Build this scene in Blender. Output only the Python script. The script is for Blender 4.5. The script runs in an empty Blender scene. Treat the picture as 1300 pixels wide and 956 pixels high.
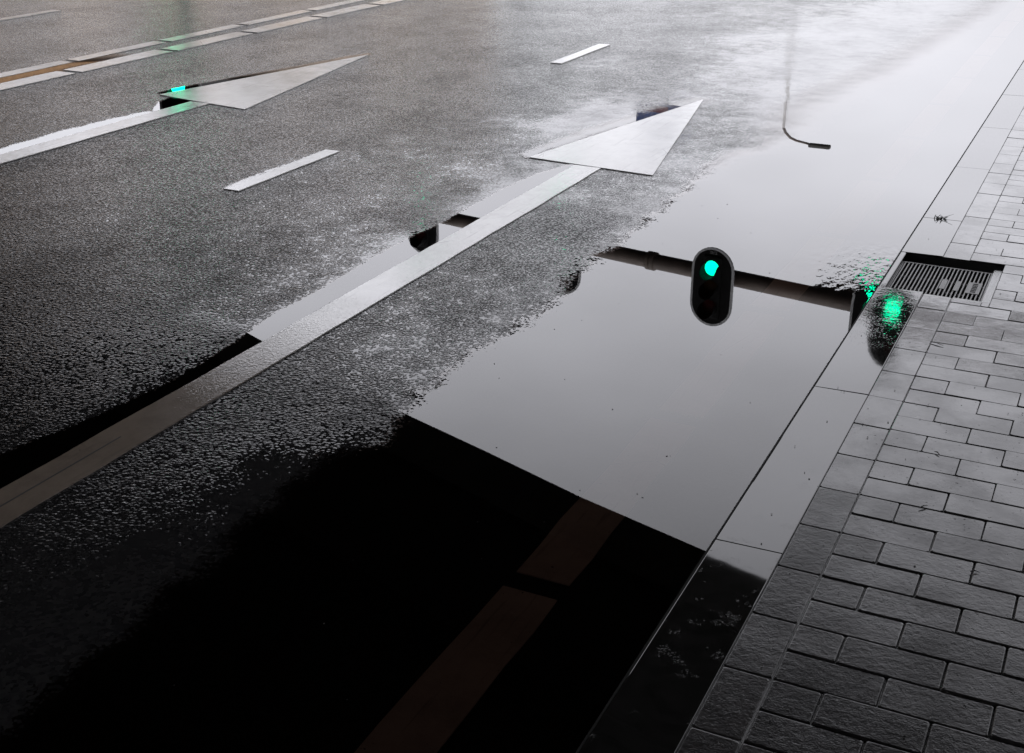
import bpy, bmesh, math, random
import numpy as np
from mathutils import Vector, Matrix
random.seed(7); rng = np.random.default_rng(7)
D = bpy.data; SC = bpy.context.scene; COL = SC.collection
PI = math.pi; R = math.radians

# ------------------------------------------------------------------ helpers
def link(o, parent=None):
    COL.objects.link(o)
    if parent is not None: o.parent = parent
    return o

def tag(o, label=None, cat=None, group=None, kind=None):
    if label: o['label'] = label
    if cat: o['category'] = cat
    if group: o['group'] = group
    if kind: o['kind'] = kind
    return o

def empty(name, loc, rz=0.0):
    o = D.objects.new(name, None); o.empty_display_size = .2
    o.location = loc; o.rotation_euler = (0, 0, rz)
    return link(o)

def obj(name, bm, mat, parent=None, smooth=False):
    me = D.meshes.new(name); bm.to_mesh(me); bm.free()
    if smooth:
        for p in me.polygons: p.use_smooth = True
    mats = mat if isinstance(mat, (list, tuple)) else [mat]
    for m in mats: me.materials.append(m)
    return link(D.objects.new(name, me), parent)

def mesh_obj(name, verts, faces, mat, parent=None):
    me = D.meshes.new(name); me.from_pydata(verts, [], faces); me.update()
    me.materials.append(mat)
    return link(D.objects.new(name, me), parent)

def add_box(bm, x0, x1, y0, y1, z0, z1, bev=0.0):
    r = bmesh.ops.create_cube(bm, size=1.0)
    vs = r['verts']
    for v in vs:
        v.co = Vector((x0 + (v.co.x + .5) * (x1 - x0), y0 + (v.co.y + .5) * (y1 - y0), z0 + (v.co.z + .5) * (z1 - z0)))
    if bev > 0:
        es = list({e for v in vs for e in v.link_edges})
        bmesh.ops.bevel(bm, geom=es, offset=bev, segments=2, affect='EDGES', profile=.6)

def add_tube(bm, pts, radii, seg=16, cap=True):
    pts = [Vector(p) for p in pts]
    if not hasattr(radii, '__len__'): radii = [radii] * len(pts)
    rings = []
    up0 = None
    for i, p in enumerate(pts):
        t = (pts[min(i + 1, len(pts) - 1)] - pts[max(i - 1, 0)]).normalized()
        if up0 is None:
            up0 = Vector((0, 0, 1)) if abs(t.z) < .9 else Vector((1, 0, 0))
        a = t.cross(up0)
        if a.length < 1e-5: a = t.orthogonal()
        a.normalize(); b = a.cross(t).normalized(); up0 = b
        rings.append([bm.verts.new(p + (a * math.cos(2 * PI * k / seg) + b * math.sin(2 * PI * k / seg)) * radii[i]) for k in range(seg)])
    for r0, r1 in zip(rings, rings[1:]):
        for k in range(seg):
            bm.faces.new((r0[k], r0[(k + 1) % seg], r1[(k + 1) % seg], r1[k]))
    if cap:
        bm.faces.new(rings[0][::-1]); bm.faces.new(rings[-1])
    return rings

def add_prism(bm, outline, y0, y1):          # outline in (x, z), extruded along y
    a = [bm.verts.new((x, y0, z)) for x, z in outline]
    b = [bm.verts.new((x, y1, z)) for x, z in outline]
    n = len(a)
    bm.faces.new(a); bm.faces.new(b[::-1])
    for i in range(n): bm.faces.new((a[i], b[i], b[(i + 1) % n], a[(i + 1) % n]))

def add_slab(bm, outline, z0, z1):           # outline in (x, y), extruded in z
    a = [bm.verts.new((x, y, z0)) for x, y in outline]
    b = [bm.verts.new((x, y, z1)) for x, y in outline]
    n = len(a)
    bm.faces.new(a[::-1]); bm.faces.new(b)
    for i in range(n): bm.faces.new((a[i], a[(i + 1) % n], b[(i + 1) % n], b[i]))

# ------------------------------------------------------------------ node helpers
class NT:
    def __init__(self, name):
        self.m = D.materials.new(name); self.m.use_nodes = True
        self.t = self.m.node_tree; self.t.nodes.clear()
        self.out = self.t.nodes.new('ShaderNodeOutputMaterial')
        tc = self.t.nodes.new('ShaderNodeTexCoord'); self.P = tc.outputs['Object']
    def put(self, sock, v):
        if v is None: return
        if isinstance(v, bpy.types.NodeSocket): self.t.links.new(v, sock)
        else: sock.default_value = v
    def n(self, typ, ins=None, **attrs):
        nd = self.t.nodes.new(typ)
        for k, v in attrs.items(): setattr(nd, k, v)
        for k, v in (ins or {}).items(): self.put(nd.inputs[k], v)
        return nd
    def math(self, op, a, b=0.0, c=None, clamp=False):
        nd = self.t.nodes.new('ShaderNodeMath'); nd.operation = op; nd.use_clamp = clamp
        self.put(nd.inputs[0], a); self.put(nd.inputs[1], b)
        if c is not None: self.put(nd.inputs[2], c)
        return nd.outputs[0]
    def ramp(self, v, a, b, o0=0.0, o1=1.0, smooth=True):
        nd = self.t.nodes.new('ShaderNodeMapRange')
        nd.interpolation_type = 'SMOOTHSTEP' if smooth else 'LINEAR'
        self.put(nd.inputs[0], v)
        for i, x in enumerate((a, b, o0, o1)): self.put(nd.inputs[i + 1], x)
        return nd.outputs[0]
    def noise(self, scale, detail=2.0, rough=.5, vec=None, dist=0.0):
        nd = self.n('ShaderNodeTexNoise', {'Scale': scale, 'Detail': detail, 'Roughness': rough, 'Distortion': dist})
        self.put(nd.inputs['Vector'], vec if vec is not None else self.P)
        return nd.outputs['Fac']
    def vor(self, scale, feature='F1', vec=None, out='Distance'):
        nd = self.n('ShaderNodeTexVoronoi', {'Scale': scale}, feature=feature)
        self.put(nd.inputs['Vector'], vec if vec is not None else self.P)
        return nd.outputs[out]
    def scaled(self, s):
        nd = self.n('ShaderNodeVectorMath', None, operation='MULTIPLY')
        self.t.links.new(self.P, nd.inputs[0]); nd.inputs[1].default_value = s
        return nd.outputs[0]
    def attr(self, name):
        return self.n('ShaderNodeAttribute', None, attribute_name=name).outputs['Fac']
    def mixc(self, f, a, b):
        nd = self.t.nodes.new('ShaderNodeMix'); nd.data_type = 'RGBA'
        self.put(nd.inputs[0], f)
        self.put(nd.inputs[6], a if isinstance(a, bpy.types.NodeSocket) else (*a, 1) if len(a) == 3 else a)
        self.put(nd.inputs[7], b if isinstance(b, bpy.types.NodeSocket) else (*b, 1) if len(b) == 3 else b)
        return nd.outputs[2]
    def mixf(self, f, a, b):
        nd = self.t.nodes.new('ShaderNodeMix'); nd.data_type = 'FLOAT'
        self.put(nd.inputs[0], f); self.put(nd.inputs[2], a); self.put(nd.inputs[3], b)
        return nd.outputs[0]
    def bump(self, h, dist, strength=1.0, normal=None):
        nd = self.n('ShaderNodeBump', {'Height': h, 'Distance': dist, 'Strength': strength})
        if normal is not None: self.put(nd.inputs['Normal'], normal)
        return nd.outputs[0]
    def principled(self, color, rough, ior=1.45, metal=0.0, normal=None, **kw):
        nd = self.n('ShaderNodeBsdfPrincipled', {'Roughness': rough, 'IOR': ior, 'Metallic': metal})
        self.put(nd.inputs['Base Color'], color if isinstance(color, bpy.types.NodeSocket) else (*color, 1))
        if normal is not None: self.put(nd.inputs['Normal'], normal)
        for k, v in kw.items(): self.put(nd.inputs[k.replace('_', ' ')], v)
        return nd.outputs[0]
    def done(self, sh):
        self.t.links.new(sh, self.out.inputs[0]); return self.m

def plain(name, col, rough=.5, metal=0.0, var=.15, scale=6.0, ior=1.45, bump=0.0):
    q = NT(name)
    f = q.noise(scale, 4, .6)
    c = q.mixc(q.ramp(f, .3, .7), [x * (1 - var) for x in col], [x * (1 + var) for x in col])
    nrm = q.bump(q.noise(scale * 12, 3), bump) if bump else None
    return q.done(q.principled(c, rough, ior, metal, nrm))

def emit(name, col, strength):
    q = NT(name)
    v = q.vor(60.0)
    s = q.ramp(v, 0.0, .6, strength * 1.15, strength * .85)
    nd = q.n('ShaderNodeEmission', {'Color': (*col, 1), 'Strength': s})
    return q.done(nd.outputs[0])

# ------------------------------------------------------------------ plan geometry (metres; x right of the camera, y along the road)
CAM_H = 1.6
KERB_X0, KERB_X1, TILE_X1 = -0.708, -0.546, -0.445
EDGE_X = (-1.083, -0.947)
STEM_X = (-2.438, -2.296)
main_poly = [(-1.66, .4), (-1.695, 1.219), (-1.7, 1.335), (-1.723, 1.565), (-1.718, 1.852), (-1.736, 2.104), (-1.764, 2.302), (-1.769, 2.488), (-1.744, 2.602),
  (-1.697, 2.731), (-1.728, 2.915), (-1.758, 3.087), (-1.75, 3.291), (-1.715, 3.593), (-1.72, 4.004), (-1.75, 4.299), (-1.78, 4.546),
  (-1.746, 4.769), (-1.755, 5.284), (-1.799, 5.874), (-1.812, 6.309), (-1.714, 6.55), (-1.692, 6.866), (-1.762, 7.395), (-1.8, 7.7), (-1.74, 8.4),
  (-1.612, 9.194), (-1.543, 10.039), (-1.443, 11.318), (-1.365, 12.701), (-1.323, 13.672), (-1.3, 15.0), (KERB_X0 + 1.0, 15.0), (KERB_X0 + 1.0, .4)]
stem_poly = [(-2.437, 1.5), (-2.5, 1.7), (-2.605, 2.152), (-2.559, 2.334), (-2.53, 2.49), (-2.508, 2.69), (-2.497, 2.86), (-2.517, 3.098), (-2.527, 3.209), (-2.561, 3.399),
  (-2.552, 3.656), (-2.572, 4.071), (-2.578, 4.39), (-2.552, 4.616), (-2.559, 4.924), (-2.561, 5.25), (-2.538, 5.553), (-2.47, 5.81), (-2.437, 5.81)]
arrowr_poly = [(-2.72, 5.86), (-2.785, 5.894), (-2.698, 6.531), (-2.545, 7.18), (-2.47, 7.5), (-2.40, 7.70), (-2.366, 7.678)]
arrowl_poly = [(-5.46, 6.28), (-5.527, 6.321), (-5.522, 6.468), (-5.469, 6.736), (-5.414, 6.984), (-5.277, 7.525), (-5.193, 8.007), (-5.112, 8.204), (-5.089, 8.138)]
notch_poly = [(-5.16, 5.85), (-5.21, 5.9), (-5.33, 6.1), (-5.36, 6.24), (-5.16, 6.22)]
steml_poly = [(-5.16, 4.2), (-5.24, 4.3), (-5.27, 4.912), (-5.28, 5.251), (-5.25, 5.573), (-5.20, 5.85), (-5.16, 5.86)]
dash_poly = [(-3.735, 4.66), (-3.75, 4.8), (-3.752, 5.012), (-3.745, 5.089), (-3.74, 5.16), (-3.735, 5.5)]
double_poly = [(-6.63, 5.0), (-6.78, 5.0), (-6.80, 7.3), (-6.65, 7.3)]
corner_poly = [(-6.44, 5.9), (-6.2, 6.3), (-5.9, 6.7), (-5.75, 7.1), (-6.0, 7.0), (-6.3, 6.7), (-6.44, 6.5)]

def sdist(P, poly):                        # signed distance, positive inside
    poly = np.array(poly); d2 = np.full(len(P), 1e9); inside = np.zeros(len(P), bool)
    for a, b in zip(poly, np.roll(poly, -1, 0)):
        e = b - a; w = P - a
        t = np.clip((w @ e) / max(e @ e, 1e-12), 0, 1)
        d = w - t[:, None] * e
        d2 = np.minimum(d2, (d ** 2).sum(1))
        c = ((a[1] > P[:, 1]) != (b[1] > P[:, 1]))
        with np.errstate(divide='ignore', invalid='ignore'):
            xx = (b[0] - a[0]) * (P[:, 1] - a[1]) / (b[1] - a[1]) + a[0]
        inside ^= c & (P[:, 0] < xx)
    d = np.sqrt(d2)
    return np.where(inside, d, -d)

# ------------------------------------------------------------------ materials
AGG = 92.0                                  # asphalt stones, about 11 mm
def stone_height(q):
    d = q.vor(AGG)
    st = q.math('SUBTRACT', 1.0, q.math('MULTIPLY', d, d))
    st = q.math('ADD', q.math('MULTIPLY', st, .62), q.math('MULTIPLY', q.noise(62, 3, .6), .55))
    return st                                # about 0.4 .. 1.1

def edge_jitter(q, h):                         # how a waterline wanders between the stones
    return q.math('ADD', q.math('MULTIPLY', q.math('SUBTRACT', q.noise(6, 5, .65), .5), 1.5), q.math('SUBTRACT', .80, h))

def edge_ramp(q, e, o0, o1, under=False):       # farther up the road the film thins out gradually
    yy = q.n('ShaderNodeSeparateXYZ', {0: q.P}).outputs['Y']
    t = q.ramp(yy, 5.2, 8.2, 0.0, 1.3)
    if under: return q.ramp(e, q.math('ADD', .0, q.math('MULTIPLY', t, .8)), q.math('ADD', .06, q.math('MULTIPLY', t, 1.5)), o0, o1)
    return q.ramp(e, q.math('SUBTRACT', -.04, t), q.math('ADD', .06, t), o0, o1)

def mat_asphalt():
    q = NT('wet_asphalt')
    h0 = stone_height(q)
    h = q.math('ADD', h0, q.math('MULTIPLY', q.math('SUBTRACT', q.noise(9, 3), .5), .5))
    dry = edge_ramp(q, q.math('ADD', q.attr('under'), edge_jitter(q, h0)), .5, 0.0, True)
    wet = q.attr('wet')
    patch = q.math('ADD', q.math('MULTIPLY', q.math('SUBTRACT', q.noise(1.5, 6, .62, q.scaled((1, .8, 1))), .5), .95), q.math('MULTIPLY', q.math('SUBTRACT', q.noise(.55, 3), .5), .55))
    w = q.math('ADD', wet, patch)
    hh = q.math('ADD', q.math('SMOOTH_MAX', h, w, .06), q.math('MULTIPLY', h0, q.math('MULTIPLY', q.ramp(q.attr('under'), -1.2, -3.5), .10)))
    flood = q.ramp(q.math('SUBTRACT', w, h), -.05, .08)
    fine = q.noise(420, 2)
    film = q.math('MAXIMUM', flood, q.ramp(h0, .70, .88, .07, .75))     # crevices hold no film and stay dark
    film = q.math('MULTIPLY', film, q.ramp(q.math('ADD', q.math('MULTIPLY', q.noise(2.1, 6, .66, q.scaled((1, .7, 1))), .7), q.math('MULTIPLY', q.noise(11, 4, .6), .3)), .36, .64, .42, 1.3))
    hh = q.math('ADD', hh, q.math('MULTIPLY', q.math('MULTIPLY', fine, .05), q.math('SUBTRACT', 1.0, flood)))
    nrm = q.bump(hh, .0023)
    c = q.mixc(q.ramp(q.vor(AGG, out='Color'), 0, 1), (.008, .008, .009), (.026, .025, .025))
    c = q.mixc(q.ramp(q.noise(.8, 3), .35, .7), c, (.017, .0165, .0165))
    return q.done(q.principled(c, q.mixf(flood, .08, .04), 1.345, 0, nrm, Specular_IOR_Level=q.math('MULTIPLY', dry, film)))

def mat_water(drain=False):
    q = NT('puddle_water')
    dep = q.attr('depth')
    h = stone_height(q)
    amp = q.attr('amp')
    jit = edge_jitter(q, h)
    e = q.math('ADD', q.math('DIVIDE', dep, amp), jit)
    a = edge_ramp(q, e, 0.0, 1.0)
    # ripples where the water runs into the drain
    geo = q.n('ShaderNodeNewGeometry')
    dv = q.n('ShaderNodeVectorMath', {0: geo.outputs['Position'], 1: (-.72, 4.86, 0)}, operation='DISTANCE').outputs['Value']
    near = q.ramp(dv, .05, .40, 1.0, 0.0)
    rip = q.noise(38, 2, .5, q.scaled((1, .45, 1)))
    nrm = q.bump(q.math('MULTIPLY', rip, near), .0022)
    dt = q.n('ShaderNodeVectorMath', {0: nrm, 1: geo.outputs['Incoming']}, operation='DOT_PRODUCT').outputs['Value']
    om = q.math('SUBTRACT', 1.0, q.math('ABSOLUTE', dt), clamp=True)   # Schlick, the same from both sides of the film
    fr = q.math('ADD', .02, q.math('MULTIPLY', q.math('POWER', om, 5.0), .93), clamp=True)
    tr = q.n('ShaderNodeBsdfTransparent', {'Color': (.20, .165, .15, 1)}).outputs[0]
    gl = q.n('ShaderNodeBsdfGlossy', {'Color': (1, 1, 1, 1), 'Roughness': .006, 'Normal': nrm}).outputs[0]
    wat = q.n('ShaderNodeMixShader', {0: fr, 1: tr, 2: gl}).outputs[0]
    air = q.n('ShaderNodeBsdfTransparent').outputs[0]
    return q.done(q.n('ShaderNodeMixShader', {0: a, 1: air, 2: wat}).outputs[0])

def mat_paint(name='road_paint', col=(.185, .15, .12), wear=.5, spec=.5):
    q = NT(name)
    grime = q.ramp(q.noise(7, 5, .65), .35, .75)
    c = q.mixc(grime, col, [x * .72 for x in col])
    if spec > 0:                             # daylight falloff put into the colour: brown under the viaduct, paler toward open sky
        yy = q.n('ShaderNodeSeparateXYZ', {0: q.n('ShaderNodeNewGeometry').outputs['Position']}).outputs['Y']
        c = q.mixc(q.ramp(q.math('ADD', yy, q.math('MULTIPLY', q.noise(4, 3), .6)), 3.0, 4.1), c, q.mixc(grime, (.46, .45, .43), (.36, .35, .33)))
    spots = q.ramp(q.noise(55, 2, .6), .70, .78)
    c = q.mixc(q.math('MULTIPLY', spots, wear), c, (.05, .048, .045))
    streak = q.ramp(q.noise(30, 4, .6, q.scaled((1.6, .10, 1))), .56, .72)
    crack = q.ramp(q.vor(4.2, 'DISTANCE_TO_EDGE', q.scaled((1, .7, 1))), .0, .012, 1.0, 0.0)
    broken = q.ramp(q.noise(2.3, 2), .50, .60)
    c = q.mixc(q.math('MULTIPLY', streak, .35), c, (.08, .072, .062))
    c = q.mixc(q.math('MULTIPLY', q.math('MULTIPLY', crack, broken), .7), c, (.05, .046, .04))
    h = q.math('ADD', q.math('MULTIPLY', q.vor(150.0), .5), q.noise(70, 3, .6))
    film = q.ramp(q.noise(1.7, 3), .4, .65)
    nrm = q.bump(h, q.mixf(film, .00055, .00035))
    return q.done(q.principled(c, q.mixf(film, .14, .09), 1.52, 0, nrm, Specular_IOR_Level=spec))

def mat_kerb():
    q = NT('wet_kerb_concrete')
    geo = q.n('ShaderNodeNewGeometry'); pos = geo.outputs['Position']
    sx = q.n('ShaderNodeSeparateXYZ', {0: pos})
    y = sx.outputs['Y']; x = sx.outputs['X']
    # rough where grains stand out of the film: toward the camera, and in a patch before the drain
    lowz = q.ramp(y, 2.45, 2.95, 1.0, 0.0)
    back = q.ramp(x, -.62, -.55)
    mid = q.math('MULTIPLY', back, q.ramp(q.math('ABSOLUTE', q.math('SUBTRACT', y, 2.9)), .1, .6, 1.0, 0.0))
    dr = q.n('ShaderNodeVectorMath', {0: pos, 1: (-.62, 4.36, 0)}, operation='DISTANCE').outputs['Value']
    drain = q.ramp(dr, .12, .42, 1.0, 0.0)
    grains = q.ramp(q.noise(420, 1, .5, q.scaled((.7, 1, 1))), .62, .74)
    patches = q.ramp(q.noise(14, 3, .6), .56, .72)
    a = q.math('MULTIPLY', q.math('MULTIPLY', grains, patches), q.math('MAXIMUM', q.math('MULTIPLY', lowz, .8), mid))
    hm = q.math('MULTIPLY', a, .00028)
    dots = q.math('MULTIPLY', q.ramp(q.noise(170, 2, .6, q.scaled((1, .75, 1))), .58, .68), q.ramp(q.noise(22, 3, .6), .42, .60))
    rip = q.math('MULTIPLY', q.math('ADD', q.math('MULTIPLY', dots, .00014), q.math('MULTIPLY', q.noise(42, 3, .6), .00017)), drain)
    und = q.math('MULTIPLY', q.noise(7, 2), .0001)
    nrm = q.bump(q.math('ADD', q.math('ADD', hm, rip), und), 1.0)
    c = q.mixc(q.ramp(q.noise(30, 4), .3, .7), (.007, .007, .0065), (.012, .0115, .011))
    return q.done(q.principled(c, .025, 1.325, 0, nrm))

def mat_brick():
    q = NT('wet_paving_brick')
    rgh = q.attr('rough'); tint = q.attr('tint')
    damp = q.ramp(q.noise(5, 5, .65), .36, .64, .58, 1.0)
    c = q.mixc(tint, (.016, .0145, .0145), (.036, .033, .032))
    c = q.mixc(q.ramp(q.noise(35, 4), .3, .75), c, (.018, .017, .017))
    wav = q.math('MULTIPLY', q.noise(60, 5, .66), q.math('MULTIPLY', rgh, .00105))
    fin = q.math('MULTIPLY', q.noise(260, 2, .5), q.math('MULTIPLY', rgh, .0004))
    pit = q.math('MULTIPLY', q.ramp(q.noise(90, 2, .5), .70, .76), -.0012)
    base = q.math('MULTIPLY', q.noise(20, 2), .0003)
    nrm = q.bump(q.math('ADD', q.math('ADD', wav, fin), q.math('ADD', pit, base)), 1.0)
    return q.done(q.principled(c, q.mixf(rgh, .05, .14), 1.36, 0, nrm, Specular_IOR_Level=q.math('MULTIPLY', damp, q.mixf(rgh, .50, .22))))

M = {}
M['asphalt'] = mat_asphalt()
M['water'] = mat_water()
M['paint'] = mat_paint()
M['paint_sub'] = mat_paint('submerged_paint', (.72, .61, .53), .9, 0.0)
M['paint_worn'] = mat_paint('worn_paint', (.14, .12, .10), 1.0, .3)
M['kerb'] = mat_kerb()
M['brick'] = mat_brick()
M['bed'] = plain('wet_sand_joint', (.020, .019, .018), .10, 0, .3, 60, bump=.003)
M['ground'] = plain('bare_ground', (.05, .045, .035), .9, 0, .3, .6)
M['iron'] = plain('wet_cast_iron', (.035, .032, .032), .42, .15, .3, 40, 1.33, bump=.0003)
M['pit'] = plain('dark_pit_concrete', (.008, .008, .008), .6, 0, .3, 20)
M['pole'] = plain('weathered_steel_paint', (.125, .098, .082), .5, .2, .2, 5)
M['palepole'] = plain('galvanised_steel', (.50, .49, .47), .45, .1, .15, 5)
M['black'] = plain('matt_black_plastic', (.006, .006, .006), .7, 0, .2, 12, 1.2)
M['housing'] = plain('black_housing_plastic', (.008, .008, .008), .7, 0, .2, 12, 1.2)
M['rim'] = plain('white_border_paint', (.42, .42, .42), .5, 0, .08, 9)
M['green'] = emit('lit_green_lens', (0.0, 1.0, .46), 14.0)
M['redoff'] = plain('dark_red_lens', (.045, .004, .004), .5, 0, .2, 30, 1.2)
M['amberoff'] = plain('dark_amber_lens', (.03, .012, .003), .5, 0, .2, 30, 1.2)
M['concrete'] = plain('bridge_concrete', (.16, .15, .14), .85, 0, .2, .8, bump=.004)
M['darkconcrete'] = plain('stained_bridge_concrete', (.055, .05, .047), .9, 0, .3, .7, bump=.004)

# ------------------------------------------------------------------ setting: ground and road
GX = 900.0
mesh_obj('ground', [(-GX, -GX, -.35), (GX, -GX, -.35), (GX, GX, -.35), (-GX, GX, -.35)], [(0, 1, 2, 3)], M['ground'])['kind'] = 'structure'

def grid_mesh(name, xs, ys, z, mat, attrs, keep=None, amp=None):
    nx, ny = len(xs), len(ys)
    X, Y = np.meshgrid(xs, ys, indexing='ij')
    co = np.stack([X.ravel(), Y.ravel(), np.full(nx * ny, z)], 1)
    i, j = np.meshgrid(np.arange(nx - 1), np.arange(ny - 1), indexing='ij')
    a = (i * ny + j).ravel(); f = np.stack([a, a + ny, a + ny + 1, a + 1], 1)
    vals = {k: fn(co[:, :2]) for k, fn in attrs.items()}
    if keep is not None:
        k = keep(vals); f = f[k[f].any(1)]
        used = np.unique(f); remap = np.full(len(co), -1); remap[used] = np.arange(len(used))
        co = co[used]; f = remap[f]; vals = {n: v[used] for n, v in vals.items()}
    me = D.meshes.new(name)
    me.vertices.add(len(co)); me.vertices.foreach_set('co', co.astype(np.float32).ravel())
    me.loops.add(len(f) * 4); me.loops.foreach_set('vertex_index', f.astype(np.int32).ravel())
    me.polygons.add(len(f)); me.polygons.foreach_set('loop_start', np.arange(0, len(f) * 4, 4, dtype=np.int32))
    me.polygons.foreach_set('loop_total', np.full(len(f), 4, np.int32))
    me.update(calc_edges=True)
    for n, v in vals.items():
        at = me.attributes.new(n, 'FLOAT', 'POINT'); at.data.foreach_set('value', v.astype(np.float32))
    if amp is not None:
        at = me.attributes.new('amp', 'FLOAT', 'POINT'); at.data.foreach_set('value', np.full(len(co), amp, np.float32))
    me.materials.append(mat)
    o = link(D.objects.new(name, me)); o['kind'] = 'structure'
    return o

ALLP = [main_poly, stem_poly, arrowr_poly, arrowl_poly, notch_poly, steml_poly, dash_poly, double_poly, corner_poly]
GAIN = [.20, .28, .22, .20, .2, .2, .15, .12, .03]
REACH = [.18, .10, .14, .08, .05, .08, .05, .10, .15]
def wetness(P):
    w = np.full(len(P), .52)
    for poly, g, r in zip(ALLP, GAIN, REACH):
        d = -sdist(P, poly)
        w = np.maximum(w, .52 + g * np.exp(-np.maximum(d, 0) / r))
    # strip between the arrow and the kerb puddle stays shallowly flooded, the far lane too
    w += .09 * np.exp(-((P[:, 0] + 2.05) / .35) ** 2) * np.clip((P[:, 1] - 2.6) / .8, 0, 1) * np.clip((4.3 - P[:, 1]) / .7, 0, 1)
    w -= .24 * np.clip((-2.9 - P[:, 0]) / 2.0, 0, 1)
    w -= .26 * np.exp(-((P[:, 0] + 2.05) / .28) ** 2 - ((P[:, 1] - 4.5) / .6) ** 2)
    d = -sdist(P, main_poly)                 # toward the camera the rim of the puddle drowns gently
    w += .40 * np.exp(-np.maximum(d, 0) / .45) * np.clip((2.95 - P[:, 1]) / .5, 0, 1)
    w += .50 * np.exp(-np.maximum(d, 0) / .40) * np.clip((P[:, 1] - 7.0) / 1.3, 0, 1)
    w += np.clip((P[:, 0] + 3.6) / 1.6, 0, 1) * (.10 * np.clip((P[:, 1] - 3.5) / 3.0, 0, 1) + .22 * np.clip((P[:, 1] - 7.2) / 2.0, 0, 1))
    return w

xs = np.concatenate([np.linspace(-60, -10, 11)[:-1], np.linspace(-10, -7, 25)[:-1], np.arange(-7.0, -.72, .025), [KERB_X0]])
ys = np.concatenate([np.linspace(-60, 1, 12)[:-1], np.arange(1.0, 12, .03), np.linspace(12, 16, 30), np.linspace(18, 300, 20)])
AMPS = [.16, .030, .075, .025, .015, .05, .030, .10]
def under(P):
    return np.clip(np.max([sdist(P, p) / a for p, a in zip(ALLP, AMPS)], 0), -6, 6)
grid_mesh('road', xs, ys, 0.0, M['asphalt'], {'wet': wetness, 'under': under})

def puddle(name, poly, z, step, amp):
    p = np.array(poly); x0, y0 = p.min(0) - .2; x1, y1 = p.max(0) + .2
    xs = np.arange(x0, min(x1, KERB_X0) + step, step); xs = xs[xs < KERB_X0 - .001]
    if x1 > KERB_X0: xs = np.append(xs, KERB_X0 + .004)
    ys = np.arange(y0, y1 + step, step)
    return grid_mesh(name, xs, ys, z, M['water'], {'depth': lambda P: sdist(P, poly)}, keep=lambda v: v['depth'] > -2.6 * amp - .01, amp=amp)
puddle('puddle', main_poly, .0080, .025, .16)
puddle('puddle', stem_poly, .0030, .02, .030)
puddle('puddle', arrowr_poly, .0030, .02, .075)
puddle('puddle', arrowl_poly, .0030, .02, .025)
puddle('puddle', notch_poly, .0032, .02, .015)
puddle('puddle', steml_poly, .0030, .02, .05)
puddle('puddle', dash_poly, .0030, .015, .030)
puddle('puddle', double_poly, .0030, .03, .10)

# ------------------------------------------------------------------ road markings: thermoplastic sheets with a real thickness
def marking(name, outlines, label, cat, group=None, z=.0048, mat=None):
    bm = bmesh.new()
    for o in outlines: add_slab(bm, o, .0004, z)
    m = obj(name, bm, mat or M['paint'])
    tag(m, label, cat, group)
    return m

def wob(x0, x1, y0, y1, n=10, a=.0025):                # a long strip with slightly uneven edges
    ys_ = np.linspace(y0, y1, n)
    L = [(x0 + random.uniform(-a, a), float(y)) for y in ys_]; Rr = [(x1 + random.uniform(-a, a), float(y)) for y in ys_]
    return Rr + L[::-1]

t = empty('arrow_marking', (-2.367, 5.79, 0)); tag(t, 'big white straight-ahead arrow nearest the kerb puddle, long stem reaching the lower left', 'road arrow')
def part_marking(name, outlines, parent, org, z=.0048, mat=None, z0=.0004):
    bm = bmesh.new()
    for o in outlines: add_slab(bm, [(x - org[0], y - org[1]) for x, y in o], z0, z)
    return obj(name, bm, mat or M['paint'], parent)
o2 = (-2.367, 5.79)
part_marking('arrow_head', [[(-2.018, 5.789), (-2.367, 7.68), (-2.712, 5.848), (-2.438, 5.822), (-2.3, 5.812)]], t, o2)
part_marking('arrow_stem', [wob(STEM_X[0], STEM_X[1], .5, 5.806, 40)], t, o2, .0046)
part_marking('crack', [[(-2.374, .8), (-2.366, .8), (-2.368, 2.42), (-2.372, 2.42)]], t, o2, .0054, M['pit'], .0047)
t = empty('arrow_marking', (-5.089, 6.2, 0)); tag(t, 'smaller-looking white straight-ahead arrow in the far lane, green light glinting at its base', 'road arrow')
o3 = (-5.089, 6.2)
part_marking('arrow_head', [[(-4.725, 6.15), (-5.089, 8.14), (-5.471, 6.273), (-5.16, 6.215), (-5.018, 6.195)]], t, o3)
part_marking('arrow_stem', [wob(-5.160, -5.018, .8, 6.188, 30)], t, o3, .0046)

DG = 'white dashes of the lane line'
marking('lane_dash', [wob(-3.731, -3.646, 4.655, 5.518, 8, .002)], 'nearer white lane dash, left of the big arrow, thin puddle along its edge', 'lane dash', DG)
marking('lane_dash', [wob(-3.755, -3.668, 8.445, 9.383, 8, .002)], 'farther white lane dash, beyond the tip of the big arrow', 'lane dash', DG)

# double centre line, in pieces with narrow drainage cuts
CL = [3.0, 4.4, 5.55, 6.619, 7.618, 8.606, 9.613, 10.559, 11.55, 12.6]
lows = ['at the left edge', 'second from the left edge', 'third from the left edge', 'fourth from the left edge', 'fifth from the left edge', 'last before the top edge']
def line_piece(x0, x1, y0, y1, label, group):
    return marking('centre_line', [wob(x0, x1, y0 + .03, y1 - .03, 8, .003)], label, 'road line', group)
k = 0
for i in range(len(CL) - 1):
    s = .006 * (CL[i] - 6)
    vis = 5.5 < CL[i + 1] and CL[i] < 11
    line_piece(-6.628 + s, -6.459 + s, CL[i], CL[i + 1],
        'near stripe of the double white line: piece ' + (lows[min(k, 5)] if vis else 'outside the picture'), 'pieces of the near centre stripe')
    line_piece(-6.905 + s * 1.0, -6.786 + s * 1.0, CL[i] + .32, CL[i + 1] + .32,
        'far stripe of the double white line: piece ' + (lows[min(k, 5)] if vis else 'outside the picture'), 'pieces of the far centre stripe')
    if vis: k += 1
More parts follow.
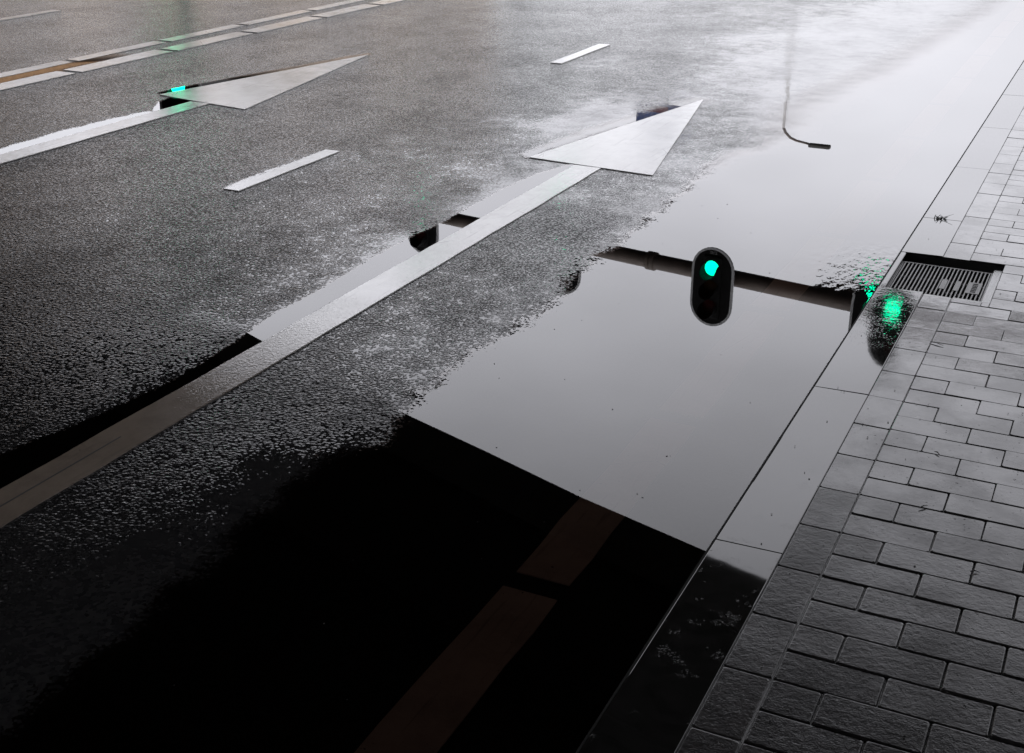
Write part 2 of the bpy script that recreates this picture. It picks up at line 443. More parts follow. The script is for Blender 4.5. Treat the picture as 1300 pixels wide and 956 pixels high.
marking('side_line', [wob(-8.90, -8.80, 4.0, 8.9, 12, .006)], 'thin worn white line crossing the upper left corner on the far carriageway', 'road line', None, .004, M['paint_worn'])

# edge line under the kerb puddle
EC = [.35, 1.25, 2.25, 3.226, 4.2, 5.2, 6.2, 7.2, 8.2, 9.2, 10.2, 11.2, 12.2, 13.2, 14.2]
names = {2: 'drowned edge line piece at the bottom, wholly in the dark reflection', 3: 'drowned edge line piece crossing the edge of the dark bridge reflection',
         4: 'faint drowned edge line piece below the reflected traffic light'}
for i in range(len(EC) - 1):
    lab = names.get(i + 1, 'faint drowned edge line piece along the kerb, %s' % ('below the picture' if i < 1 else 'beyond the reflected traffic lights'))
    marking('edge_line', [wob(*EDGE_X, EC[i] + .033, EC[i + 1] - .033, 8, .003)], lab, 'road line', 'pieces of the edge line beside the kerb', .0035, M['paint_sub'])

# ------------------------------------------------------------------ kerb, tile row and bricks
G_Y0, G_Y1, G_X1 = 4.615, 5.085, -.315       # drain opening
ZK = .0115
def rounded_stone(V, F, A, x0, x1, y0, y1, z, zb, r, rough, tint, tilt=(0, 0), rot=0, c=.003, chips=0):
    cx, cy = (x0 + x1) / 2, (y0 + y1) / 2; hx, hy = (x1 - x0) / 2, (y1 - y0) / 2
    base = len(V)
    lev = [(zb, 0), (z - r, 0), (z - r * .45, r * .18), (z - r * .13, r * .5), (z, r)]
    cr, sr = math.cos(rot), math.sin(rot)
    for zz, ins in lev:
        a, b = hx - ins, hy - ins; k = c + ins * .3
        for px, py in ((a, -b + k), (a, b - k), (a - k, b), (-a + k, b), (-a, b - k), (-a, -b + k), (-a + k, -b), (a - k, -b)):
            dz = tilt[0] * px + tilt[1] * py if zz > zb else 0
            V.append((cx + px * cr - py * sr, cy + px * sr + py * cr, zz + dz)); A.append((rough, tint))
    for l in range(len(lev) - 1):
        for j in range(8):
            a0 = base + l * 8 + j; a1 = base + l * 8 + (j + 1) % 8
            F.append((a0, a1, a1 + 8, a0 + 8))
    F.append(tuple(base + 32 + j for j in range(8)))

def stones_obj(name, V, F, A, mat):
    me = D.meshes.new(name); me.from_pydata(V, [], F); me.update()
    A = np.array(A, np.float32)
    for i, n in enumerate(('rough', 'tint')):
        at = me.attributes.new(n, 'FLOAT', 'POINT'); at.data.foreach_set('value', np.ascontiguousarray(A[:, i]))
    me.materials.append(mat)
    o = link(D.objects.new(name, me)); o['kind'] = 'structure'
    return o

def roughness_at(x, y):                       # bricks stand out of the film toward the camera
    r = np.interp(y, [1.5, 2.2, 2.7, 3.1, 3.6, 4.6, 8], [.95, .9, .75, .32, .11, .08, .06])
    if x > -.5: r = max(r, np.interp(y, [1.5, 2.3, 3.2, 4.2, 6], [.8, .55, .25, .12, .07]))
    return float(np.clip(r * random.uniform(.8, 1.2), 0, 1))

V, F, A = [], [], []
KY = [-3.4, -2.4, -1.4, -.4, .61, 1.61, 2.612, 3.613, G_Y0]
KY2 = [G_Y1, 5.621, 6.61, 7.618, 8.66, 9.66] + [10.66 + i for i in range(20)]
for L in (KY, KY2):
    for y0, y1 in zip(L, L[1:]):
        rounded_stone(V, F, A, KERB_X0, KERB_X1 - .0008, y0 + .0006, y1 - .0006, ZK + random.uniform(-.0003, .0003) + (.0015 if y1 == G_Y0 else 0), -.12, .0022, 0, .5,
                      (.027, .003) if y1 == G_Y0 else (.019 + random.uniform(-.0005, .0005), random.uniform(-.0003, .0003)), 0, .0008)
# dark joint between the asphalt and the kerb
bm = bmesh.new()
add_box(bm, KERB_X0 - .0052, KERB_X0 - .0003, -3.4, 30, -.02, .0094)
jo = obj('kerb_joint', bm, plain('black_joint_filler', (.006, .0055, .005), .75, 0, .3, 40, 1.15)); jo['kind'] = 'structure'
# the low lip of the kerb that runs on along the drain
rounded_stone(V, F, A, KERB_X0, KERB_X0 + .022, G_Y0 + .001, G_Y1 - .001, ZK - .001, -.12, .005, 0, .5)
stones_obj('kerb', V, F, A, M['kerb'])

V, F, A = [], [], []
ty = 3.403 - .2105 * 22
while ty < 16:
    y0, y1 = ty + .0008, ty + .2105 - .0008
    z = ZK + random.uniform(-.0012, .0008)
    if y1 <= G_Y0 + .03 or y0 >= G_Y1 - .03:
        if y1 > G_Y0 and y0 < G_Y0: y1 = G_Y0
        if y0 < G_Y1 and y1 > G_Y1: y0 = G_Y1
        rounded_stone(V, F, A, KERB_X1 + .0002, TILE_X1 - .0006, y0, y1, z, -.06, .0013 + .003 * roughness_at(-.52, ty), roughness_at(-.52, ty), random.random(),
                  (random.uniform(-.004, .004), random.uniform(-.004, .004)), random.uniform(-.004, .004))
    elif y0 < G_Y0 - .02:
        rounded_stone(V, F, A, KERB_X1 + .0015, TILE_X1 - .002, y0, G_Y0 - .002, z, -.06, .0045, .1, .9)
    elif y1 > G_Y1 + .02:
        rounded_stone(V, F, A, KERB_X1 + .0015, TILE_X1 - .002, G_Y1 + .002, y1, z, -.06, .0045, .1, .4)
    ty += .2105
P0 = .1053
row = -22
while True:
    y0 = 3.403 + row * P0; y1 = y0 + P0
    if y0 > 16: break
    x = TILE_X1 + .001
    half = (row % 2 == 1)
    first = True
    while x < 2.4:
        w = .1025 if (first and half) else .2065
        first = False
        xa, xb = x + random.uniform(.0006, .0016), x + w - random.uniform(.0006, .0016)
        ya, yb = y0 + random.uniform(.0006, .0016), y1 - random.uniform(.0006, .0016)
        ym = (ya + yb) / 2; zz = ZK + .0005 + .012 * max(0, xa - TILE_X1) + random.uniform(-.0012, .0012)
        pieces = [(xa, xb, ya, yb)]
        if xa < G_X1 and yb > G_Y0 and ya < G_Y1:             # cut round the drain
            pieces = []
            if xb > G_X1 + .02: pieces.append((G_X1 + .002, xb, ya, yb))
            xl = min(xb, G_X1)
            if ya < G_Y0 - .01: pieces.append((xa, xl, ya, G_Y0 - .001))
            if yb > G_Y1 + .01: pieces.append((xa, xl, G_Y1 + .001, yb))
        for (pa, pb, pc, pd) in pieces:
            rounded_stone(V, F, A, pa, pb, pc, pd, zz, -.06, .0013 + .0032 * min(1, roughness_at(pa, y0)), roughness_at(pa, y0), random.random(),
                          (random.uniform(-.006, .006), random.uniform(-.008, .008)), random.uniform(-.006, .006))
        x += w
    row += 1
stones_obj('pavement', V, F, A, M['brick'])
# bed under the joints (left open at the drain) and the rest of the footway
BZ = .0088
def sheet(name, rects, z, mat):
    v, f = [], []
    for x0, x1, y0, y1 in rects:
        b = len(v); v += [(x0, y0, z), (x1, y0, z), (x1, y1, z), (x0, y1, z)]; f.append((b, b + 1, b + 2, b + 3))
    o = mesh_obj(name, v, f, mat); o['kind'] = 'structure'; return o
sheet('pavement_bed', [(KERB_X1 - .0008, 2.4, -4, G_Y0 - .004), (KERB_X1 - .0008, 2.4, G_Y1 + .004, 16.1), (G_X1 + .004, 2.4, G_Y0 - .004, G_Y1 + .004)], BZ, M['bed'])
sheet('pavement', [(KERB_X0 + .01, 12, 16.15, 300), (2.41, 12, -40, 16.14), (KERB_X0 + .01, 2.4, -40, -3.5)], .012, plain('distant_paving', (.05, .047, .045), .3, 0, .3, 20, bump=.004))

# ------------------------------------------------------------------ drain
GZ = -.009
t = empty('drain_grate', ((KERB_X0 + G_X1) / 2, (G_Y0 + G_Y1) / 2, GZ))
tag(t, 'rectangular cast-iron drain grate of close parallel bars between kerb and paving bricks', 'drain grate')
ox, oy = t.location.x, t.location.y
def loc_boxes(name, boxes, mat, parent, bev=0.0):
    bm = bmesh.new()
    for b in boxes: add_box(bm, b[0] - ox, b[1] - ox, b[2] - oy, b[3] - oy, b[4] - GZ, b[5] - GZ, bev)
    return obj(name, bm, mat, parent)
gx0, gx1, gy0, gy1 = KERB_X0 + .026, -.352, G_Y0 + .012, G_Y1 - .068
nb = 23
bars = []
plates = [(-.512, -.492, .32, .62), (-.462, -.442, .32, .62), (-.415, -.368, .30, .64)]
for i in range(nb):
    xc = gx0 + .007 + (gx1 - gx0 - .014) * i / (nb - 1)
    bars.append((xc - .0026, xc + .0026, gy0, gy1, GZ - .02, GZ))
loc_boxes('bars', bars, M['iron'], t, .0008)
loc_boxes('frame', [(gx0 - .004, gx0 + .001, gy0, gy1, GZ - .03, GZ - .002), (gx1 - .001, gx1 + .004, gy0, gy1, GZ - .03, GZ + .0005),
                    (gx0 - .004, gx1 + .004, gy0 - .010, gy0 - .0005, GZ - .03, GZ + .001), (gx0 - .004, gx1 + .004, gy1 + .0005, gy1 + .012, GZ - .03, GZ - .001)], M['iron'], t, .001)
ln = gy1 - gy0
for (a, b, f0, f1) in plates:
    p = loc_boxes('label_plate', [(a, b, gy0 + ln * f0, gy0 + ln * f1, GZ - .012, GZ + .0012)], M['iron'], t, .0008)
    if b - a > .03:                         # raised foundry letters, too small to read
        yy = gy0 + ln * f0 + .018
        bx = []
        for j in range(6):
            bx.append((-.400, -.382, yy, yy + .010, GZ + .0013, GZ + .003)); yy += .0185
        loc_boxes('raised_letters', bx, M['pit'], p)
loc_boxes('cross_bar', [(gx0, gx1, gy0 + ln * f - .004, gy0 + ln * f + .004, GZ - .03, GZ - .0145) for f in (.33, .66)], M['iron'], t)
loc_boxes('side_plate', [(gx1 + .0045, G_X1 - .001, G_Y0 + .010, G_Y1 - .034, GZ - .03, -.003)], plain('wet_drain_concrete', (.03, .029, .028), .1, 0, .2, 30, bump=.0008), t, .003)
# pit walls and floor of dark concrete
zf = -.22
loc_boxes('pit', [(KERB_X0 + .001, G_X1, G_Y0 - .004, G_Y1 + .004, zf - .02, zf), (G_X1 + .0005, G_X1 + .004, G_Y0, G_Y1, zf, .004),
                  (KERB_X0 + .001, G_X1, G_Y0 - .004, G_Y0 - .0005, zf, .004), (KERB_X0 + .001, G_X1, G_Y1 + .0005, G_Y1 + .004, zf, .004)], M['pit'], t)

# weed in the kerb joint, twigs and crumbs on the bricks
t = tag(empty('weed', (-.640, 5.622, ZK)), 'tiny tuft of dark weed growing from the kerb joint above the drain', 'weed')
bm = bmesh.new()
for i in range(26):
    a = random.uniform(0, 2 * PI); l = random.uniform(.012, .03); w = .0022
    b = Vector((random.uniform(-.022, .022), random.uniform(-.004, .004), 0)); d = Vector((math.cos(a) * .7, math.sin(a) * .5, random.uniform(.25, 1))).normalized() * l
    s = Vector((-math.sin(a), math.cos(a), 0)) * w
    v = [bm.verts.new(b - s), bm.verts.new(b + s), bm.verts.new(b + d * .6 + s * .8), bm.verts.new(b + d + Vector((0, 0, -.004))), bm.verts.new(b + d * .6 - s * .8)]
    bm.faces.new(v)
obj('leaves', bm, plain('dark_weed_leaf', (.016, .022, .010), .5, 0, .4, 90), t)
bm = bmesh.new(); add_tube(bm, [(.0, 0, .004), (.03, .004, .014), (.055, .010, .026)], [.001, .0009, .0004], 6)
obj('stalk', bm, plain('dry_stalk', (.03, .022, .014), .7), t)
BARK = plain('wet_bark', (.014, .010, .008), .35, 0, .4, 60)
for i, (x, y, l, a, lab) in enumerate([(-.425, 4.12, .05, -.35, 'short dark twig lying on the bricks below the drain'), (-.285, 2.98, .028, .9, 'small dark twig on a brick in the middle of the pavement'),
        (-.300, 3.30, .022, -.8, 'tiny dark leaf crumb beside a brick joint'), (-.13, 2.72, .02, .3, 'tiny dark crumb near the right edge of the pavement')]):
    z = ZK + .0005 + .012 * max(0, x - TILE_X1) + .003
    bm = bmesh.new(); dx, dy = math.cos(a) * l / 2, math.sin(a) * l / 2
    add_tube(bm, [(-dx, -dy, 0), (0, .003, .002), (dx, dy, 0)], [.0012, .0018, .0008], 6)
    o = obj('twig', bm, BARK); o.location = (x, y, z); tag(o, lab, 'twig', 'twigs on the pavement')

bm = bmesh.new()
for i in range(420):
    x = random.uniform(KERB_X0 + .02, 1.2) if i < 330 else random.uniform(-1.7, -.75); y = random.uniform(1.6, 5.5) if i < 400 else random.uniform(2.7, 4)
    if i >= 330 and random.random() < .6: continue
    if KERB_X0 < x < G_X1 + .01 and G_Y0 - .01 < y < G_Y1 + .01: continue
    z = (ZK + .002 + .012 * max(0, x - TILE_X1)) if x > KERB_X0 else .0085
    r = random.uniform(.0007, .0022); c = bmesh.ops.create_icosphere(bm, subdivisions=1, radius=r)
    sx, sy, sz, a = random.uniform(.7, 1.8), random.uniform(.7, 1.5), random.uniform(.4, .9), random.uniform(0, PI)
    for v in c['verts']:
        px_, py_ = v.co.x * sx, v.co.y * sy
        v.co = Vector((x + px_ * math.cos(a) - py_ * math.sin(a), y + px_ * math.sin(a) + py_ * math.cos(a), z + v.co.z * sz))
tag(obj('grit', bm, plain('dark_grit', (.01, .009, .008), .7)), 'scattered dark grit on the wet pavement and kerb', 'grit', None, 'stuff')

# ------------------------------------------------------------------ traffic signals
def stadium(w, h, n=14):
    r = w / 2; c = h / 2 - r
    P = [(r * math.cos(a), c + r * math.sin(a)) for a in np.linspace(0, PI, n)]
    return P + [(r * math.cos(a), -c + r * math.sin(a)) for a in np.linspace(PI, 2 * PI, n)]

def signal_head(loc, rz, label, W=.70, H=1.26, group='traffic light heads over the lanes', num='013', lens_r=.118, tilt=0.0):
    t = tag(empty('traffic_light', loc, rz), label, 'traffic light', group)
    t.rotation_euler.x = tilt
    bm = bmesh.new(); add_prism(bm, stadium(W - .07, H - .07), -.010, .010); obj('backboard', bm, M['black'], t)
    bm = bmesh.new()
    o, i = stadium(W, H), stadium(W - .068, H - .068); n = len(o)
    for y, s in ((-.016, 1), (.012, -1)):
        a = [bm.verts.new((x, y, z)) for x, z in o]; b = [bm.verts.new((x, y, z)) for x, z in i]
        for k in range(n):
            f = (a[k], a[(k + 1) % n], b[(k + 1) % n], b[k]); bm.faces.new(f if s > 0 else f[::-1])
        if s > 0: fa, fb = a, b
    for k in range(n):
        bm.faces.new((fa[k], a[k], a[(k + 1) % n], fa[(k + 1) % n])); bm.faces.new((fb[k], fb[(k + 1) % n], b[(k + 1) % n], b[k]))
    obj('border', bm, M['rim'], t)
    bm = bmesh.new(); add_box(bm, -.155, .155, -.045, .16, -.50, .50, .03); obj('housing', bm, M['housing'], t)
    for zc, mt, nm in ((.315, M['redoff'], 'red_lens'), (0.0, M['amberoff'], 'amber_lens'), (-.315, M['green'], 'green_lens')):
        bm = bmesh.new()
        rings = []
        for rr, yy in ((lens_r, -.050), (lens_r * .8, -.060), (lens_r * .45, -.067), (lens_r * .12, -.070)):
            rings.append([bm.verts.new((rr * math.cos(2 * PI * k / 24), yy, rr * math.sin(2 * PI * k / 24))) for k in range(24)])
        for r0, r1 in zip(rings, rings[1:]):
            for k in range(24): bm.faces.new((r0[k], r0[(k + 1) % 24], r1[(k + 1) % 24], r1[k]))
        bm.faces.new(rings[-1])
        le = obj(nm, bm, mt, t, True); le.location.z = zc
        bm = bmesh.new()                                       # hood over the lens
        R0 = lens_r + .012; prev = None
        for k in range(25):
            a = R(-25) + R(230) * k / 24
            dep = .05 + .17 * max(0.0, math.sin((a + R(25)) / R(230) * PI)) ** .6
            p = [bm.verts.new((rr * math.cos(a), yy, zc + rr * math.sin(a))) for rr, yy in ((R0, -.045), (R0, -.045 - dep), (R0 - .005, -.045 - dep), (R0 - .005, -.045))]
            if prev:
                for j in range(4): bm.faces.new((prev[j], prev[(j + 1) % 4], p[(j + 1) % 4], p[j]))
            prev = p
        obj('hood', bm, M['black'], t)
    if num:
        cu = D.curves.new('number', 'FONT'); cu.body = num; cu.size = .075; cu.align_x = 'CENTER'; cu.extrude = .001
        tmp = D.objects.new('number', cu); COL.objects.link(tmp)
        dg = bpy.context.evaluated_depsgraph_get(); me = D.meshes.new_from_object(tmp.evaluated_get(dg))
        D.objects.remove(tmp)
        me.materials.clear(); me.materials.append(plain('grey_number_paint', (.25, .25, .25), .6))
        nb_ = link(D.objects.new('number', me), t); nb_.location = (0, -.013, -H / 2 + .055); nb_.rotation_euler = (R(90), 0, 0)
    bm = bmesh.new(); add_box(bm, -.05, .05, .165, .262, -.18, -.02, .008); obj('bracket', bm, M['pole'], t)
    return t

# the mast arm stands across the road, slightly skewed
AD = Vector((.987, -.162, 0)); A0 = Vector((-6.773, 18.526, 4.9))
arm = lambda s: A0 + AD * s
SK = math.atan2(AD.y, AD.x)
t = tag(empty('signal_mast', (arm(8.4).x, arm(8.4).y, .01)), 'grey steel mast with long round arm over the lanes, mirrored in the puddle', 'signal mast')
org = Vector(t.location)
bm = bmesh.new(); add_tube(bm, [(0, 0, -.05), (0, 0, 5.25)], [.16, .13], 20); obj('pole', bm, M['pole'], t, True)
bm = bmesh.new()
pts = [arm(8.4 - 13.6 * k / 12) - org for k in range(13)]
add_tube(bm, pts, [.135 - .018 * k / 12 for k in range(13)], 24); obj('arm', bm, M['pole'], t, True)
bm = bmesh.new()
for s in (.36, .44): add_tube(bm, [arm(s - .03) - org, arm(s + .03) - org], .150, 20)
obj('collar', bm, M['pole'], t, True)
bm = bmesh.new(); add_box(bm, -.28, .28, -.28, .28, -.0095, .02, .005); obj('base_plate', bm, M['pole'], t)
off = Vector((-.162 * -.0, -.262, .12))
nrm = Vector((AD.y, -AD.x, 0))               # toward the traffic
def on_arm(s, dz=.12): 
    p = arm(s) + nrm * .38
    return (p.x, p.y, p.z + dz)
signal_head(on_arm(4.2), SK, 'rightmost traffic light on the mast arm, its green smeared beside the drain')
signal_head(on_arm(1.66, .07), SK, 'black oval traffic light, lit green lens, mirrored whole in the puddle')
signal_head(on_arm(-1.04), SK, 'traffic light mirrored as green flecks on rough asphalt between arrow stem and puddle')
signal_head(on_arm(-3.98, -.02), SK, 'leftmost traffic light on the mast arm, dark corner mirrored beside the arrow stem')

# pole-mounted signals left of the carriageway
az = R(-40.2); d = 19.6; px, py = math.sin(az) * d, math.cos(az) * d
t = tag(empty('signal_post', (px, py, 0)), 'short grey post with traffic lights far left of the lanes', 'signal post')
bm = bmesh.new(); add_tube(bm, [(0, .30, -.02), (0, .30, 3.3)], .07, 14); obj('post', bm, M['pole'], t, True)
bm = bmesh.new(); add_tube(bm, [(0, .30, .0), (0, .30, .03)], .16, 14); obj('base_plate', bm, M['pole'], t)
signal_head((px, py, 2.38), R(22), 'traffic light on the far left post, green glowing at the far arrow base', .66, 1.2, 'traffic lights on the far left post', None)

# ------------------------------------------------------------------ bridge over the camera
ed = [(40.0, -4.2), (20, 3.4), (8, 7.65), (-3.25, 11.526), (-4.889, 12.021), (-6.329, 12.547), (-7.796, 13.055), (-10.934, 14.30), (-20, 18.2), (-34, 24.6), (-60, 37)]
t = tag(empty('viaduct', (0, 0, 0)), 'dark concrete viaduct overhead, mirrored as the black area of the puddle', 'bridge')
def band(bm, o0, o1, z0, z1):                # strip following the edge, offset backward by o0..o1 in y
    a = [(x, y - o0) for x, y in ed]; b = [(x, y - o1) for x, y in ed]
    for (p, q), (r, s) in zip(zip(a, b), zip(a[1:], b[1:])):
        vs = [bm.verts.new((c[0], c[1], z)) for z in (z0, z1) for c in (p, q, s, r)]
        for f in ((0, 1, 2, 3), (7, 6, 5, 4), (0, 3, 7, 4), (1, 5, 6, 2)): bm.faces.new([vs[i] for i in f])
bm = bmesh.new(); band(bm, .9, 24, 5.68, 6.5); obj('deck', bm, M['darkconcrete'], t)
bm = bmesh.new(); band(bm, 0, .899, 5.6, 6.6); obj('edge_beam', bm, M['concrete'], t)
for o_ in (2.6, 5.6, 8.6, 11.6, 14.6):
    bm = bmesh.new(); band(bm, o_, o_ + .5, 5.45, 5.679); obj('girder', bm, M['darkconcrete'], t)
bm = bmesh.new(); band(bm, .05, .12, 7.55, 7.62)
for (x, y), (x2, y2) in zip(ed, ed[1:]):
    n_ = max(1, int(math.hypot(x2 - x, y2 - y) / 1.6))
    for k in range(n_):
        f = k / n_; add_tube(bm, [(x + (x2 - x) * f, y + (y2 - y) * f - .085, 6.6), (x + (x2 - x) * f, y + (y2 - y) * f - .085, 7.56)], .025, 6)
obj('railing', bm, M['pole'], t)
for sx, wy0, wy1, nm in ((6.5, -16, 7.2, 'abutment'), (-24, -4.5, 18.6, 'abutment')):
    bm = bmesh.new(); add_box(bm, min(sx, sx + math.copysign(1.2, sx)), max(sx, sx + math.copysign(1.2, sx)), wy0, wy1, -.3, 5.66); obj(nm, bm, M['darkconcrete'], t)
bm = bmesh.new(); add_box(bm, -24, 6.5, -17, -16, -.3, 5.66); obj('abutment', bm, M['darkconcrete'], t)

# ------------------------------------------------------------------ things beyond, seen only as reflections
def polar(az, d): return (math.sin(R(az)) * d, math.cos(R(az)) * d)
x, y = polar(-13.55, 46)
t = tag(empty('street_lamp', (x, y, 0)), 'slim street lamp with one curved arm, reflected near the far end of the puddle', 'street lamp')
bm = bmesh.new(); add_tube(bm, [(0, 0, 0), (0, 0, 4), (0, 0, 8.45)], [.07, .06, .05], 12)
obj('pole', bm, M['palepole'], t, True)
bm = bmesh.new(); add_tube(bm, [(0, 0, 8.45), (.10, 0, 8.62), (.28, 0, 8.78), (.5, 0, 8.86), (.95, 0, 8.93)], [.05, .048, .045, .042, .04], 10); obj('arm', bm, M['pole'], t, True)
bm = bmesh.new(); add_box(bm, .95, 1.72, -.13, .13, 8.90, 9.04, .05); obj('lamp_head', bm, plain('grey_lamp_housing', (.06, .055, .05), .6), t)

x, y = polar(-18.8, 30)
t = tag(empty('direction_sign', (x, y, 0), R(-10)), 'blue sign panel on a post, mirrored at the tip of the big arrow', 'road sign')
bm = bmesh.new(); add_box(bm, -.75, .75, -.03, .0, 4.5, 5.25); obj('panel', bm, plain('blue_sign_face', (.03, .06, .17), .5), t)
bm = bmesh.new(); add_box(bm, -.75, .1, -.034, -.0305, 4.56, 4.72); obj('red_band', bm, plain('red_sign_face', (.10, .02, .03), .5), t)
bm = bmesh.new(); add_tube(bm, [(0, .09, 0), (0, .09, 5.5)], .04, 10); obj('post', bm, M['palepole'], t, True)

x, y = polar(-46, 48)
t = tag(empty('building', (x, y, 0), R(-46 * -1)), 'beige block with orange sign bands, tinting the upper left asphalt', 'building')
W_, H_ = 34, 7.2
bm = bmesh.new(); add_box(bm, -W_ / 2, W_ / 2, 0, 12, -.3, H_); obj('wall', bm, plain('beige_brick', (.56, .45, .35), .8, 0, .15, 1.5), t)
bm = bmesh.new(); add_box(bm, -W_ / 2 - .3, W_ / 2 + .3, -.3, 12.3, H_ + .003, H_ + .4); obj('roof', bm, plain('roof_felt', (.06, .06, .06), .8), t)
for zb in (3.4, 6.3):
    bm = bmesh.new(); add_box(bm, -W_ / 2, W_ / 2 - 18 + (6 if zb > 5 else 0), -.22, -.003, zb, zb + .65, .02); obj('sign_band', bm, plain('orange_band_paint', (.40, .23, .11), .5), t)
GL = plain('window_glass', (.16, .15, .14), .08); FR = plain('window_frame_paint', (.5, .5, .48), .5)
for iz, zb in enumerate((.9, 4.3)):
    for k in range(9):
        xc = -W_ / 2 + 2.2 + k * 3.7
        bm = bmesh.new()
        for b in ((xc - .95, xc + .95, zb, zb + .08), (xc - .95, xc + .95, zb + 1.62, zb + 1.7), (xc - .95, xc - .87, zb + .083, zb + 1.617), (xc + .87, xc + .95, zb + .083, zb + 1.617)):
            add_box(bm, b[0], b[1], -.06, -.003, b[2], b[3])
        f = obj('window', bm, FR, t)
        bm = bmesh.new(); add_box(bm, xc - .868, xc + .868, -.03, -.004, zb + .084, zb + 1.616); obj('pane', bm, GL, f)

LEAF = plain('dark_foliage', (.028, .038, .018), .7, 0, .4, 3)
TRK = plain('tree_bark', (.035, .028, .022), .9)
def tree(az, d, h, label):
    x, y = polar(az, d)
    t = tag(empty('tree', (x, y, 0)), label, 'tree', 'trees across the junction')
    bm = bmesh.new(); add_tube(bm, [(0, 0, -.3), (.1, 0, h * .3), (0, .1, h * .62)], [.26, .2, .1], 8)
    for k in range(6):
        a = k * 1.05; add_tube(bm, [(.05, 0, h * (.28 + .05 * k)), (math.cos(a) * h * .17, math.sin(a) * h * .17, h * (.5 + .05 * k))], [.1, .03], 6)
    obj('trunk', bm, TRK, t)
    bm = bmesh.new()
    cl = [(random.gauss(0, h * .15), random.gauss(0, h * .15), h * random.uniform(.42, .95)) for _ in range(26)]
    for c in cl:
        for _ in range(70):
            p = Vector(c) + Vector((random.gauss(0, 1), random.gauss(0, 1), random.gauss(0, .8))) * h * .055
            u = Vector((random.gauss(0, 1), random.gauss(0, 1), random.gauss(0, 1))).normalized(); v = u.orthogonal().normalized(); s = random.uniform(.1, .22)
            bm.faces.new([bm.verts.new(p + u * s), bm.verts.new(p + v * s * .6), bm.verts.new(p - u * s), bm.verts.new(p - v * s * .6)])
    obj('crown', bm, LEAF, t)
for az_, d_, h_, lab in ((-36.5, 62, 13.0, 'tall leafy tree nearest the beige building'), (-33.5, 66, 12.0, 'shorter leafy tree second from the beige building'), (-30.6, 64, 12.5, 'broad leafy tree in the middle of the row'),
                         (-28.0, 68, 12.2, 'leafy tree fourth from the beige building'), (-25.4, 74, 10.8, 'lowest leafy tree at the right end of the row')):
    tree(az_, d_, h_, lab)

# ------------------------------------------------------------------ sky and sun
SUN_EL, SUN_ROT = R(58), R(200)
w = D.worlds.new('World'); SC.world = w; w.use_nodes = True
nt = w.node_tree; nt.nodes.clear()
wo = nt.nodes.new('ShaderNodeOutputWorld'); bg = nt.nodes.new('ShaderNodeBackground')
sky = nt.nodes.new('ShaderNodeTexSky'); sky.sky_type = 'NISHITA'; sky.sun_disc = False
sky.sun_elevation = SUN_EL; sky.sun_rotation = SUN_ROT; sky.dust_density = 3.0; sky.air_density = 1.0
hs = nt.nodes.new('ShaderNodeHueSaturation'); hs.inputs['Saturation'].default_value = .10
tc = nt.nodes.new('ShaderNodeTexCoord'); sep = nt.nodes.new('ShaderNodeSeparateXYZ')
ns = nt.nodes.new('ShaderNodeTexNoise'); ns.inputs['Scale'].default_value = 2.6; ns.inputs['Detail'].default_value = 4; ns.inputs['Roughness'].default_value = .5
mp = nt.nodes.new('ShaderNodeMapping'); mp.inputs['Scale'].default_value = (1, 1, 2.4)
cr = nt.nodes.new('ShaderNodeValToRGB')
cr.color_ramp.elements[0].position = .0; cr.color_ramp.elements[0].color = (1.45, 1.46, 1.5, 1)
cr.color_ramp.elements[1].position = 1.0; cr.color_ramp.elements[1].color = (3.8, 3.83, 3.98, 1)
for p, v in ((.11, 1.85), (.15, 2.25), (.23, 3.0), (.33, 3.55), (.46, 4.0), (.6, 3.9)):
    e = cr.color_ramp.elements.new(p); e.color = (v * .995, v * .995, v * 1.07, 1)
mr = nt.nodes.new('ShaderNodeMapRange'); mr.inputs[1].default_value = .3; mr.inputs[2].default_value = .7; mr.inputs[3].default_value = .86; mr.inputs[4].default_value = 1.12
mul = nt.nodes.new('ShaderNodeMix'); mul.data_type = 'RGBA'; mul.blend_type = 'MULTIPLY'; mul.inputs[0].default_value = 1
add = nt.nodes.new('ShaderNodeMix'); add.data_type = 'RGBA'; add.blend_type = 'MIX'; add.inputs[0].default_value = .85
vm = nt.nodes.new('ShaderNodeVectorMath'); vm.operation = 'SCALE'; vm.inputs['Scale'].default_value = 10.0
L = nt.links.new
L(tc.outputs['Generated'], sep.inputs[0]); L(sep.outputs['Z'], cr.inputs[0])
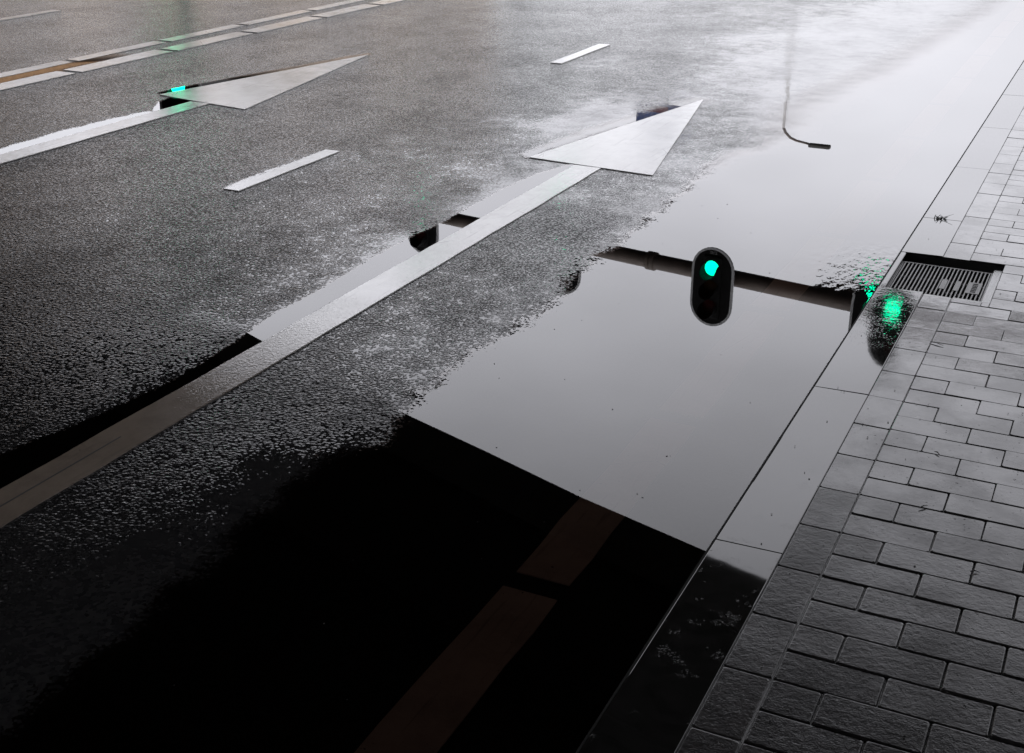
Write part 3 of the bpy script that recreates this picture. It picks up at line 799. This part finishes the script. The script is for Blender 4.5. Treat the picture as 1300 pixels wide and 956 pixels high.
L(tc.outputs['Generated'], mp.inputs[0]); L(mp.outputs[0], ns.inputs['Vector']); L(ns.outputs['Fac'], mr.inputs[0])
L(cr.outputs[0], mul.inputs[6]); L(mr.outputs[0], mul.inputs[7])
L(mul.outputs[2], vm.inputs[0])
L(sky.outputs[0], hs.inputs['Color']); L(hs.outputs[0], add.inputs[6]); L(vm.outputs[0], add.inputs[7])
L(add.outputs[2], bg.inputs[0]); bg.inputs[1].default_value = .10
L(bg.outputs[0], wo.inputs[0])
sl = D.lights.new('sun', 'SUN'); sl.energy = .6; sl.angle = R(15); sl.color = (1, .97, .93)
so = link(D.objects.new('sun', sl))
dirv = Vector((math.sin(SUN_ROT) * math.cos(SUN_EL), math.cos(SUN_ROT) * math.cos(SUN_EL), math.sin(SUN_EL)))
so.rotation_euler = dirv.to_track_quat('Z', 'Y').to_euler()

# ------------------------------------------------------------------ camera
f_px, pitch, yaw, roll = 1623.77, .385635615, -.446981883, -.0046889988
cp, sp, cy, sy = math.cos(pitch), math.sin(pitch), math.cos(yaw), math.sin(yaw)
fw = Vector((cp * sy, cp * cy, -sp)); rt = Vector((cy, -sy, 0)); dn = -(rt.cross(fw))
r2 = rt * math.cos(roll) + dn * math.sin(roll); d2 = -rt * math.sin(roll) + dn * math.cos(roll)
cam = D.cameras.new('camera'); co = link(D.objects.new('camera', cam))
m = Matrix((r2, -d2, -fw)).transposed().to_4x4(); m.translation = Vector((0, 0, CAM_H)); co.matrix_world = m
cam.sensor_width = 36; cam.sensor_fit = 'HORIZONTAL'; cam.lens = f_px / 1300 * 36
cam.shift_y = -45 / 1300; cam.clip_start = .05; cam.clip_end = 3000
SC.camera = co

SC.render.engine = 'CYCLES'
SC.cycles.max_bounces = 8; SC.cycles.transparent_max_bounces = 12; SC.cycles.glossy_bounces = 4
SC.cycles.sample_clamp_indirect = 8.0; SC.cycles.caustics_reflective = False; SC.cycles.caustics_refractive = False
SC.view_settings.view_transform = 'Standard'; SC.view_settings.look = 'None'; SC.view_settings.exposure = 0; SC.view_settings.gamma = 1
